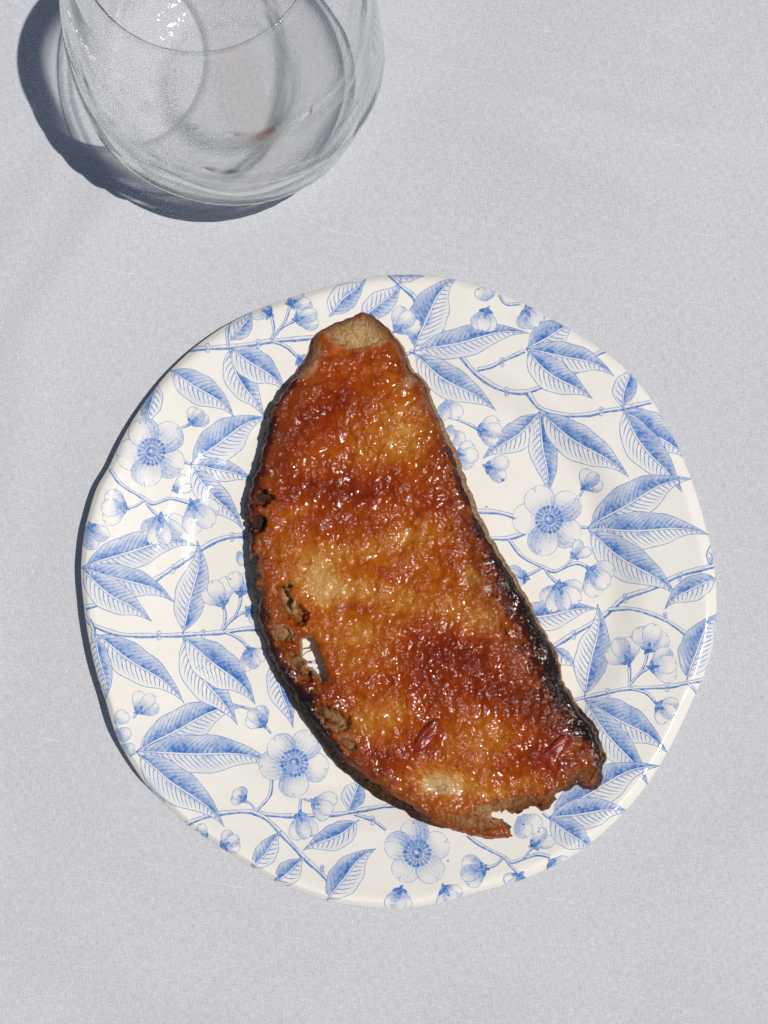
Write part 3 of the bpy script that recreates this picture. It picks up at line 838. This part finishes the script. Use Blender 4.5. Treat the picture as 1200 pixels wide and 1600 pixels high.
def mat_jam():
    n = NT("orange_marmalade")
    P = n.pos()
    j = n.attr('jam')
    f1 = n.noise(P, 420.0, 3.0, 0.6); f2 = n.noise(P, 1300.0, 3.0, 0.6); f0 = n.noise(P, 160.0, 3.0, 0.6)
    g2 = n.noise(P, 400.0, 2.0, 0.5)
    j = n.math('SUBTRACT', j, n.math('MULTIPLY', n.math('SUBTRACT', g2, 0.5), 0.35))
    jj = n.math('ADD', j, n.math('MULTIPLY', n.math('SUBTRACT', f1, 0.5), 0.30))
    jj = n.math('ADD', jj, n.math('MULTIPLY', n.math('SUBTRACT', f0, 0.5), 0.30))
    r = n.node("ShaderNodeValToRGB"); n.link(jj, r.inputs[0])
    cr = r.color_ramp; cr.elements[0].position = 0.0; cr.elements[0].color = (0.50, 0.265, 0.080, 1)
    cr.elements[1].position = 1.0; cr.elements[1].color = (0.165, 0.015, 0.001, 1)
    for p_, c_ in ((0.16, (0.44, 0.170, 0.024, 1)), (0.32, (0.39, 0.108, 0.006, 1)), (0.54, (0.325, 0.060, 0.002, 1)), (0.78, (0.25, 0.031, 0.001, 1))):
        e = cr.elements.new(p_); e.color = c_
    ch = n.attr('char_and_shade')
    cc = n.math('ADD', ch, n.math('MULTIPLY', n.math('SUBTRACT', f2, 0.5), 0.7))
    tz = n.math('ADD', n.attr('toasty'), n.math('MULTIPLY', n.math('SUBTRACT', f1, 0.5), 0.5))
    rc = n.mix(n.math('MULTIPLY', n.ss(tz, 0.15, 0.75), 0.72), r.outputs[0], (0.15, 0.034, 0.008, 1))
    c = n.mix(n.ss(cc, 0.08, 0.46), rc, (0.085, 0.012, 0.005, 1))
    c = n.mix(n.ss(cc, 0.34, 0.92), c, (0.014, 0.008, 0.006, 1))
    c = n.mix(n.math('MULTIPLY', n.ss(n.attr('pale'), 0.2, 0.8), 0.75), c, (0.50, 0.34, 0.17, 1))
    c = n.mix(n.ss(n.attr('cover'), 0.15, 0.75, 1.0, 0.0), c, n.mix(n.ss(f2, 0.3, 0.7), (0.18, 0.05, 0.014, 1), (0.34, 0.12, 0.035, 1)))
    n.set(Base_Color=c, Roughness=0.16)
    n.b.inputs["IOR"].default_value = 1.42
    n.b.inputs["Subsurface Weight"].default_value = 0.25
    n.b.inputs["Subsurface Radius"].default_value = (1.0, 0.35, 0.1)
    n.b.inputs["Subsurface Scale"].default_value = 0.0012
    n.b.inputs["Coat Weight"].default_value = 0.4
    n.b.inputs["Coat Roughness"].default_value = 0.04
    n.b.inputs["Coat IOR"].default_value = 1.36
    n.b.inputs["Specular IOR Level"].default_value = 0.22
    g1 = n.noise(P, 1200.0, 2.0, 0.5, 0.8)
    amp = n.ss(n.noise(P, 150.0, 2.0), 0.40, 0.62, 0.18, 1.05)      # calmer and busier areas
    hh = n.math('ADD', n.math('MULTIPLY', g1, 0.34), n.math('MULTIPLY', g2, 0.52))
    hh = n.math('MULTIPLY', hh, amp)
    bp = n.bump(hh, 0.0010, 1.0)
    n.link(bp, n.b.inputs["Normal"]); n.link(bp, n.b.inputs["Coat Normal"])
    return n.m

def grid_region(keep_cell, X, Y):
    """faces of kept cells on a grid, vertex list compacted; returns verts index map, faces"""
    H, W = X.shape
    i = np.arange(H * W).reshape(H, W)
    f = np.stack([i[:-1, :-1], i[:-1, 1:], i[1:, 1:], i[1:, :-1]], -1)[keep_cell]
    used = np.unique(f); mp = -np.ones(H * W, np.int64); mp[used] = np.arange(len(used))
    return used, mp[f]

def boundary_edges(f):
    e = np.concatenate([f[:, [0, 1]], f[:, [1, 2]], f[:, [2, 3]], f[:, [3, 0]]])
    key = np.sort(e, 1); k = key[:, 0] * (f.max() + 1) + key[:, 1]
    u, inv, cnt = np.unique(k, return_inverse=True, return_counts=True)
    return e[cnt[inv] == 1]

def build_toast():
    bx, by = [float(q) for q in px2w(np.float64(640), np.float64(900), WELL)]
    root = empty("marmalade_toast", (bx, by, WELL))
    tag(root, "long curved slice of charred toast spread with glossy orange marmalade", "toast")
    step = 1.45
    xs = np.arange(374, 960, step); ys = np.arange(474, 1330, step)
    X, Y = np.meshgrid(xs, ys)
    jx = X + 4.5 * fbm(X / 20, Y / 20, 61, 4) + 0.7 * fbm(X / 6, Y / 6, 63, 2)
    jy = Y + 4.5 * fbm(X / 20, Y / 20, 71, 4) + 0.7 * fbm(X / 6, Y / 6, 73, 2)
    so = poly_sdf(jx, jy, TO)
    sh = np.full(X.shape, 1e9)
    for h in HOLES: sh = np.minimum(sh, poly_sdf(X + 3.2 * fbm(X / 7, Y / 7, 151, 3), Y + 3.2 * fbm(X / 7, Y / 7, 153, 3), h))
    # the top face stops short of the silhouette, the crust bulges out to it
    side = np.clip(0.35 + 0.0, 0, 1)
    bite = gsum(X, Y, 845, 1262, 70, 24, -18)
    so = so + bite * (2.6 * fbm(X / 7, Y / 7, 141, 3) + 1.6 * fbm(X / 3, Y / 3, 143, 2))
    inset = 3.0 + 12.0 * gsum(X, Y, 590, 1232, 170, 46, 33) + 6.0 * gsum(X, Y, 740, 770, 46, 190, -25) + 3 * gsum(X, Y, 440, 1080, 60, 90, 0)
    comb = np.maximum(so + inset, -sh)
    gy_, gx_ = np.gradient(comb, step)
    gl = np.maximum(np.hypot(gx_, gy_), 1e-6); gx_ /= gl; gy_ /= gl
    cc = 0.25 * (comb[:-1, :-1] + comb[1:, :-1] + comb[:-1, 1:] + comb[1:, 1:])
    used, f = grid_region(cc < 0, X, Y)
    px, py = X.ravel()[used].copy(), Y.ravel()[used].copy()
    cu = comb.ravel()[used]; gxu = gx_.ravel()[used]; gyu = gy_.ravel()[used]
    be = boundary_edges(f)
    bv = np.unique(be)
    mv = np.clip(cu[bv], -2.2, 2.2)
    px[bv] -= mv * gxu[bv]; py[bv] -= mv * gyu[bv]
    so_u = so.ravel()[used]; sd = so_u + inset.ravel()[used]; sd[bv] = np.minimum(sd[bv], 0)
    sh_u = sh.ravel()[used]
    z = toast_height(px, py, np.minimum(so_u + inset.ravel()[used] - 2, 0))
    z = z - 0.0012 * np.exp(-np.maximum(sh_u, 0) / 4.0)
    jam, bare, pale, ch, toasty, mask = toast_fields(px, py, np.minimum(so_u + 1.5, 0))
    wx, wy = px2w(px, py, z)
    co = np.stack([wx, wy, z], -1)
    # orientation: image y runs down, so flip faces to look up
    f = f[:, ::-1]
    wet = np.clip(0.65 + 0.35 * mask, 0, 1) * (1 - 0.6 * np.clip(pale, 0, 1)) * (1 - 0.75 * gsum(px, py, 830, 1262, 90, 26, -10, 4)) * (1 - 0.7 * sstep(545, 505, py)) * (1 - 0.6 * np.exp(-np.maximum(sh_u, 0) / 5))
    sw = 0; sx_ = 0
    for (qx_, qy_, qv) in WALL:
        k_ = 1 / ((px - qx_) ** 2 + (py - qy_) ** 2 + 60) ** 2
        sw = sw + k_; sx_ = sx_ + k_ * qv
    at = dict(scorch=sx_ / sw, char_and_shade=ch, pale=pale, toasty=toasty, wet=wet)
    crust_zone = so_u > -(inset.ravel()[used] + 9 + 0 * px)
    fz = crust_zone[f].all(1)
    tm = mat_toast(); wm = mat_wall()
    # ---- walls
    holev = sh_u[be].min(1) < 6
    def walls(be, hole):
        vs = np.unique(be); mp = {int(a): k for k, a in enumerate(vs)}
        nrm = np.stack([gxu[vs], -gyu[vs]], -1)
        # smooth the outward directions a little along the wall using noise-free gradient
        K = 9 if not hole else 6
        ring = []; upv = []
        wl = (co[vs, 2] - 0.0036)
        ins = inset.ravel()[used][vs] * MM / 1000 * 1.05
        for k in range(K + 1):
            q = k / K
            if hole: bul = 0.0004 * math.sin(q * math.pi)
            else: bul = ins * (1 - (1 - min(q / 0.55, 1)) ** 2.0) - 0.0016 * max(0, q - 0.6) ** 1.3
            zz = co[vs, 2] - wl * (q ** 1.15)
            if hole: bul = 0.0005 * q ** 0.8
            a, b = co[vs, 0] * 1000, co[vs, 1] * 1000
            rough = (0.00030 if not hole else 0.0004) * fbm(a / 1.3 + zz * 700, b / 1.3 - zz * 500, 81, 3) * (0 if k == 0 else 1)
            ring.append(np.stack([co[vs, 0] + nrm[:, 0] * (bul + rough), co[vs, 1] + nrm[:, 1] * (bul + rough), zz], -1))
            upv.append(np.full(len(vs), 1 - q))
        m = len(vs)
        F = []
        a = np.array([mp[int(q)] for q in be[:, 0]]); b = np.array([mp[int(q)] for q in be[:, 1]])
        for k in range(K):
            F.append(np.stack([a + k * m, b + k * m, b + (k + 1) * m, a + (k + 1) * m], -1))
        return np.vstack(ring), np.vstack(F), np.concatenate(upv), np.tile(vs, K + 1)
    def compose(name, faces_top, wl, mats):
        usedv = np.unique(faces_top); mp = -np.ones(len(co), np.int64); mp[usedv] = np.arange(len(usedv))
        V = [co[usedv]]; F = [mp[faces_top]]; M = [np.zeros(len(faces_top), int)]
        A = {k: [v[usedv]] for k, v in at.items()}; A['up'] = [np.ones(len(usedv))]
        b = len(usedv)
        for (wv, wf, up, src) in wl:
            V.append(wv); F.append(wf + b); M.append(np.ones(len(wf), int)); b += len(wv)
            for k in at: A[k].append(at[k][src])
            A['up'].append(up)
        o = mesh_obj(name, np.vstack(V), np.vstack(F), mats, root, True, np.concatenate(M),
                     {k: np.concatenate(v) for k, v in A.items()})
        return o
    beo = be[~holev]; beh = be[holev]
    compose("crust", f[fz], [walls(beo, False)], (tm, wm))
    hw_ = list(walls(beh, True))
    crumb = compose("crumb", f[~fz], [tuple(hw_)], (tm, wm))
    # underside
    fb = f[:, ::-1]
    # coarse underside follows the top outline at plate level
    cu_ = co.copy(); cu_[:, 2] = 0.0037
    dist_b = mesh_obj("underside", cu_, fb, (wm,), root, False, None, dict(scorch=ch, pale=pale * 0, up=ch * 0))
    # hole walls show pale crumb
    nw = len(hw_[0]); arr = np.empty(len(crumb.data.vertices), np.float32)
    crumb.data.attributes['pale'].data.foreach_get('value', arr); arr[-nw:] = 0.8
    crumb.data.attributes['pale'].data.foreach_set('value', arr)
    crumb.data.attributes['scorch'].data.foreach_get('value', arr); arr[-nw:] = 0.0
    crumb.data.attributes['scorch'].data.foreach_set('value', arr)
    # ---- marmalade: its own layer, thick where it is dark, sinking out at its margin
    msk = np.zeros(X.size); msk[used] = mask * (1 - np.exp(-np.maximum(sh_u, 0) / 3.0))
    pitv = np.zeros(len(px))
    for p_ in PITS[:12]: pitv = np.maximum(pitv, gsum(px, py, *p_[:5], p=4))
    msk[used] *= (1 - pitv)
    msk = msk.reshape(X.shape)
    k_ = (msk[:-1, :-1] + msk[1:, :-1] + msk[:-1, 1:] + msk[1:, 1:]) / 4
    keep = (k_ > 0.03) & (cc < 0)
    u2, f2 = grid_region(keep, X, Y)
    inv = -np.ones(X.size, np.int64); inv[used] = np.arange(len(used))
    s2 = inv[u2]
    jm = np.clip(jam[s2], 0, 1.2); mm_ = msk.ravel()[u2]
    ax, ay = px[s2] * MM, py[s2] * MM
    lump = fbm(ax / 1.9, ay / 1.9, 91, 3)
    zj = co[s2, 2] - 0.0004 + sstep(0.0, 0.55, mm_) * (0.0006 + 0.0007 * jm) + mm_ * 0.00022 * lump * (0.6 + jm)
    jx_, jy_ = px2w(px[s2], py[s2], zj)
    jo = mesh_obj("marmalade", np.stack([jx_, jy_, zj], -1), f2[:, ::-1], (mat_jam(),), root, True, None, dict(jam=jm, char_and_shade=ch[s2], pale=pale[s2], cover=mm_, toasty=toasty[s2]))
    # a torn strand of crumb bridging the hole
    for (p0, p1, p2) in (((471, 1026), (482, 1014), (494, 1016)), ((475, 1040), (480, 1030), (487, 1036))):
        vs = []; fs = []; N_ = 9
        for k in range(N_):
            t_ = k / (N_ - 1)
            q_ = [(1 - t_) ** 2 * a_ + 2 * t_ * (1 - t_) * b_ + t_ * t_ * c_ for a_, b_, c_ in zip(p0, p1, p2)]
            zc = TOAST_Z - 0.0022 - 0.0006 * math.sin(t_ * 3.1)
            xc, yc = px2w(np.float64(q_[0]), np.float64(q_[1]), zc)
            rr_ = 0.00022 * (1 + 0.5 * abs(2 * t_ - 1))
            for m_ in range(6):
                a_ = m_ * math.pi / 3
                vs.append((xc + rr_ * math.cos(a_) * 0.4, yc + rr_ * math.cos(a_), zc + rr_ * math.sin(a_)))
        for k in range(N_ - 1):
            for m_ in range(6):
                fs.append((k * 6 + m_, k * 6 + (m_ + 1) % 6, (k + 1) * 6 + (m_ + 1) % 6, (k + 1) * 6 + m_))
        mesh_obj("crumb_strand", vs, fs, (tm,), root)
    # ---- peel pieces set in the marmalade
    pm = NT("candied_peel"); P = pm.pos()
    g1 = pm.noise(P, 500.0, 3.0)
    pm.set(Base_Color=pm.mix(pm.ss(g1, .3, .7), (0.15, 0.010, 0.002, 1), (0.25, 0.027, 0.005, 1)), Roughness=0.28)
    pm.b.inputs["Coat Weight"].default_value = 0.45; pm.b.inputs["Coat Roughness"].default_value = 0.12
    pm.b.inputs["Subsurface Weight"].default_value = 0.2; pm.b.inputs["Subsurface Scale"].default_value = 0.001
    bpn = pm.bump(pm.noise(pm.mapping(P, rot=(0, 0, 0.9), scale=(260, 1300, 600)), 1.0, 3.0), 0.0005, 0.5)
    pm.b.inputs['Specular IOR Level'].default_value = 0.2
    pm.link(bpn, pm.b.inputs["Normal"]); pm.link(bpn, pm.b.inputs["Coat Normal"])
    def peel(cx, cy, lx, ly, ang, hgt, taper=0.0, rough=0.1):
        a = math.radians(ang); nu, nv = 26, 18
        u = np.linspace(-1, 1, nu); v = np.linspace(-1, 1, nv); U, Vv = np.meshgrid(u, v)
        # rounded-square footprint
        rr = (np.abs(U) ** 3.2 + np.abs(Vv) ** 3.2) ** (1 / 3.2)
        w_ = 1 - taper * (U * 0.5 + 0.5)
        qx = cx + (U * lx * math.cos(a) - Vv * w_ * ly * math.sin(a)) + 5.0 * fbm(U * 1.5 + cx, Vv * 2, 3, 2)
        qy = cy + (U * lx * math.sin(a) + Vv * w_ * ly * math.cos(a)) + 5.0 * fbm(U * 1.5, Vv * 1.5 + cy, 4, 2)
        base = toast_height(np.full(1, cx * 1.0), np.full(1, cy * 1.0), np.full(1, -60.0))[0] + 0.0004
        z_ = base + hgt * (1 - np.clip((rr - 0.45) / 0.55, 0, 1) ** 2) + 0.00015 * fbm(U * 3, Vv * 3, int(cx), 2)
        z_[0] = z_[-1] = base - 0.001; z_[:, 0] = z_[:, -1] = base - 0.001
        x_, y_ = px2w(qx, qy, z_)
        i = np.arange(nu * nv).reshape(nv, nu)
        ff = np.stack([i[:-1, :-1], i[1:, :-1], i[1:, 1:], i[:-1, 1:]], -1).reshape(-1, 4)
        mesh_obj("peel_piece", np.stack([x_, y_, z_], -1).reshape(-1, 3), ff, (pm.m,), jo)
    peel(665, 1150, 36, 14, -57, 0.0012)
    peel(868, 1172, 30, 22, -52, 0.0010, 0.6)
    return root

# ------------------------------------------------------------------ glass
def mat_glass():
    """blown glass: the thin wall passes light almost straight through and mirrors
    it by Fresnel; thick streaks and the heavy foot bend it"""
    n = NT("clear_glass")
    t = n.t; out = [q for q in t.nodes if q.type == 'OUTPUT_MATERIAL'][0]
    P = n.pos()
    thick = n.attr('thick'); rib = n.attr('rib')
    tr = n.node("ShaderNodeBsdfTransparent"); gl = n.node("ShaderNodeBsdfGlossy"); gl.inputs["Roughness"].default_value = 0.03
    
    lw = n.node("ShaderNodeLayerWeight"); lw.inputs["Blend"].default_value = 0.5
    fac = lw.outputs["Facing"]
    bp = n.bump(n.math('ADD', n.noise(P, 70.0, 2.0), n.math('MULTIPLY', n.noise(P, 260.0, 2.0), 0.22)), 0.0016, 0.7)
    n.link(bp, gl.inputs["Normal"])
    tint = n.mix(n.ss(fac, 0.80, 0.97), (1.0, 1.0, 1.0, 1), (0.90, 0.94, 0.90, 1))
    tint = n.mix(n.math('MULTIPLY', rib, 0.6), tint, (0.62, 0.63, 0.64, 1))  # ribs and foot ring darkened by tint, standing in for thick-glass darkening
    n.link(tint, tr.inputs["Color"])
    frv = n.math('ADD', 0.035, n.math('MULTIPLY', n.math('POWER', fac, 5.0), 0.65))
    m1 = n.node("ShaderNodeMixShader"); n.link(frv, m1.inputs[0]); n.link(tr.outputs[0], m1.inputs[1]); n.link(gl.outputs[0], m1.inputs[2])
    g = n.node("ShaderNodeBsdfGlass"); g.inputs["IOR"].default_value = 1.48; g.inputs["Roughness"].default_value = 0.0
    g.inputs["Color"].default_value = (0.975, 0.99, 0.965, 1)
    m2 = n.node("ShaderNodeMixShader")
    n.link(n.math('MAXIMUM', n.math('ADD', n.math('MULTIPLY', rib, 0.8), thick, clamp=True), n.ss(fac, 0.62, 0.80, 0.03, 0.97)), m2.inputs[0])
    n.link(m1.outputs[0], m2.inputs[1]); n.link(g.outputs[0], m2.inputs[2])
    n.link(m2.outputs[0], out.inputs["Surface"])
    return n.m

def build_glass():
    gx, gy = GLASS_XY
    root = empty("drinking_glass", (gx, gy, 0))
    tag(root, "clear round stemless glass with swirled walls standing behind the plate", "glass")
    NTH = 256
    th = np.linspace(0, 2 * math.pi, NTH, endpoint=False)
    outer = [(0.0, 0.0018), (12, 0.0016), (21, 0.0006), (24, 0.0001), (27.0, 0.0006), (32, 0.0028), (38, 0.0072), (43.4, 0.0140), (46.9, 0.0225),
             (48.8, 0.0320), (49.4, 0.0410), (49.0, 0.0510), (47.6, 0.0630), (44.6, 0.0760), (40.6, 0.0890), (36.4, 0.1010), (33.0, 0.1100)]
    inner = [(31.6, 0.1100), (35.0, 0.1010), (39.2, 0.0890), (43.1, 0.0760), (46.0, 0.0630), (47.3, 0.0510), (47.4, 0.0410),
             (46.4, 0.0320), (43.9, 0.0238), (39.4, 0.0172), (32, 0.0122), (22, 0.0092), (12, 0.0078), (0, 0.0074)]
    def spl(P, k):
        P = np.array(P, float); Q = np.vstack([2 * P[0] - P[1], P, 2 * P[-1] - P[-2]]); out = []
        for i in range(1, len(Q) - 2):
            for j in range(k):
                t = j / k
                out.append(0.5 * (2 * Q[i] + (Q[i + 1] - Q[i - 1]) * t + (2 * Q[i - 1] - 5 * Q[i] + 4 * Q[i + 1] - Q[i + 2]) * t * t
                                  + (-Q[i - 1] + 3 * Q[i] - 3 * Q[i + 1] + Q[i + 2]) * t ** 3))
        out.append(P[-1]); return np.array(out)
    po = spl(outer, 5); pi_ = spl(inner, 5)
    rimc = np.array([(33.0 - 0.7 + 0.7 * math.cos(a), 0.1100 + 0.0007 * math.sin(a)) for a in np.linspace(0.3, math.pi - 0.3, 6)])
    prof = np.vstack([po, rimc, pi_])
    prof[:, 1] *= 0.80 + 0.20 * prof[:, 1] / 0.11
    prof[:, 0] *= 1.012
    tagi = np.concatenate([np.zeros(len(po)), np.ones(len(rimc)) * 0.5, np.ones(len(pi_))])
    rings = []; TK = []; RB = []
    for (r, z), ti in zip(prof, tagi):
        r = max(r, 0.02)
        env = math.sin(min(max((z - 0.010) / 0.085, 0), 1) * math.pi)
        a = 0.0
        if ti > 0.7:    # swirled optic ribs on the inside wall
            a = 0.42 * env * np.sin(9 * th + z * 95) + 0.18 * env * np.sin(4 * th - z * 60 + 1)
        elif ti < 0.3:
            a = 0.10 * env * np.sin(5 * th + z * 70)
        ribw = env * np.clip(np.sin(2 * th + z * 210 + 1.6 * np.sin(th * 2 + z * 55)), 0, 1) ** 8
        if ti < 0.3: a = a + 1.3 * ribw + 0.07 * math.sin(z * 2600) * (1 - min(1, abs(z - 0.012) / 0.010)) if z < 0.022 else a + 1.3 * ribw
        rr = (r + a) / 1000
        tk_ = 0.12 * (1 - min(max((z - (0.012 if ti < 0.3 else 0.010)) / 0.008, 0), 1)) * (1 if ti < 0.3 else 0.35) + (0.3 if z > 0.1088 else 0)
        TK.append(np.full(NTH, tk_))
        RB.append(env * np.clip(np.sin(2 * th + z * 210 + 1.6 * np.sin(th * 2 + z * 55)), 0, 1) ** 26 + (0.9 * math.exp(-((r - 23) / 1.6) ** 2) if z < 0.02 else 0) * (0.55 + 0.45 * np.cos(th + 1.2)))  # adds a dark arc at the foot, painted through the rib mask
        rings.append(np.stack([gx + rr * np.cos(th), gy + rr * np.sin(th), np.full(NTH, z)], -1))
    n = len(rings); v = np.vstack(rings)
    i = np.arange(n * NTH).reshape(n, NTH); j = np.roll(i, -1, 1)
    f = np.stack([i[:-1], j[:-1], j[1:], i[1:]], -1).reshape(-1, 4)
    fl = [tuple(q) for q in f] + [tuple(i[0][::-1]), tuple(i[-1])]
    o = mesh_obj("glass_body", v, fl, (mat_glass(),), root, attrs=dict(thick=np.concatenate(TK), rib=np.concatenate(RB)))
    return root

def build_crumbs():
    rnd = random.Random(5)
    V = []; F = []
    spots = [(785,750,.45),(760,792,.3),(832,1321,.5),(760,1352,.35),(905,1262,.4),(700,1345,.3),(360,905,.3),(842,1300,.3),(560,1268,.35),(660,560,.3),(818,1288,.35),(402,1040,.3)]
    for (qx, qy, r) in spots:
        z = 0.006
        for _ in range(6):
            x, y = px2w(np.float64(qx), np.float64(qy), z); z = float(plate_z(x, y))
        b = len(V); r = r / 1000
        for k in range(3):
            for m in range(6):
                a = m * math.pi / 3 + k
                rr = r * (1, 0.9, 0.35)[k] * rnd.uniform(0.6, 1.2)
                V.append((x + rr * math.cos(a), y + rr * math.sin(a), z + r * (0.05, 0.6, 1.0)[k] * rnd.uniform(0.8, 1.1)))
        for k in range(2):
            for m in range(6):
                F.append((b + k * 6 + m, b + k * 6 + (m + 1) % 6, b + (k + 1) * 6 + (m + 1) % 6, b + (k + 1) * 6 + m))
        F.append(tuple(b + 12 + m for m in range(6)))
    n = NT("burnt_crumb"); P = n.pos()
    n.set(Base_Color=n.mix(n.noise(P, 900.0), (0.05, 0.02, 0.01, 1), (0.20, 0.09, 0.035, 1)), Roughness=0.7)
    o = mesh_obj("toast_crumbs", V, F, (n.m,), None, False)
    tag(o, "tiny burnt toast crumbs scattered on the plate round the slice", "crumbs", "stuff")

cloth = build_cloth()
build_plate()
build_toast()
build_glass()
build_crumbs()
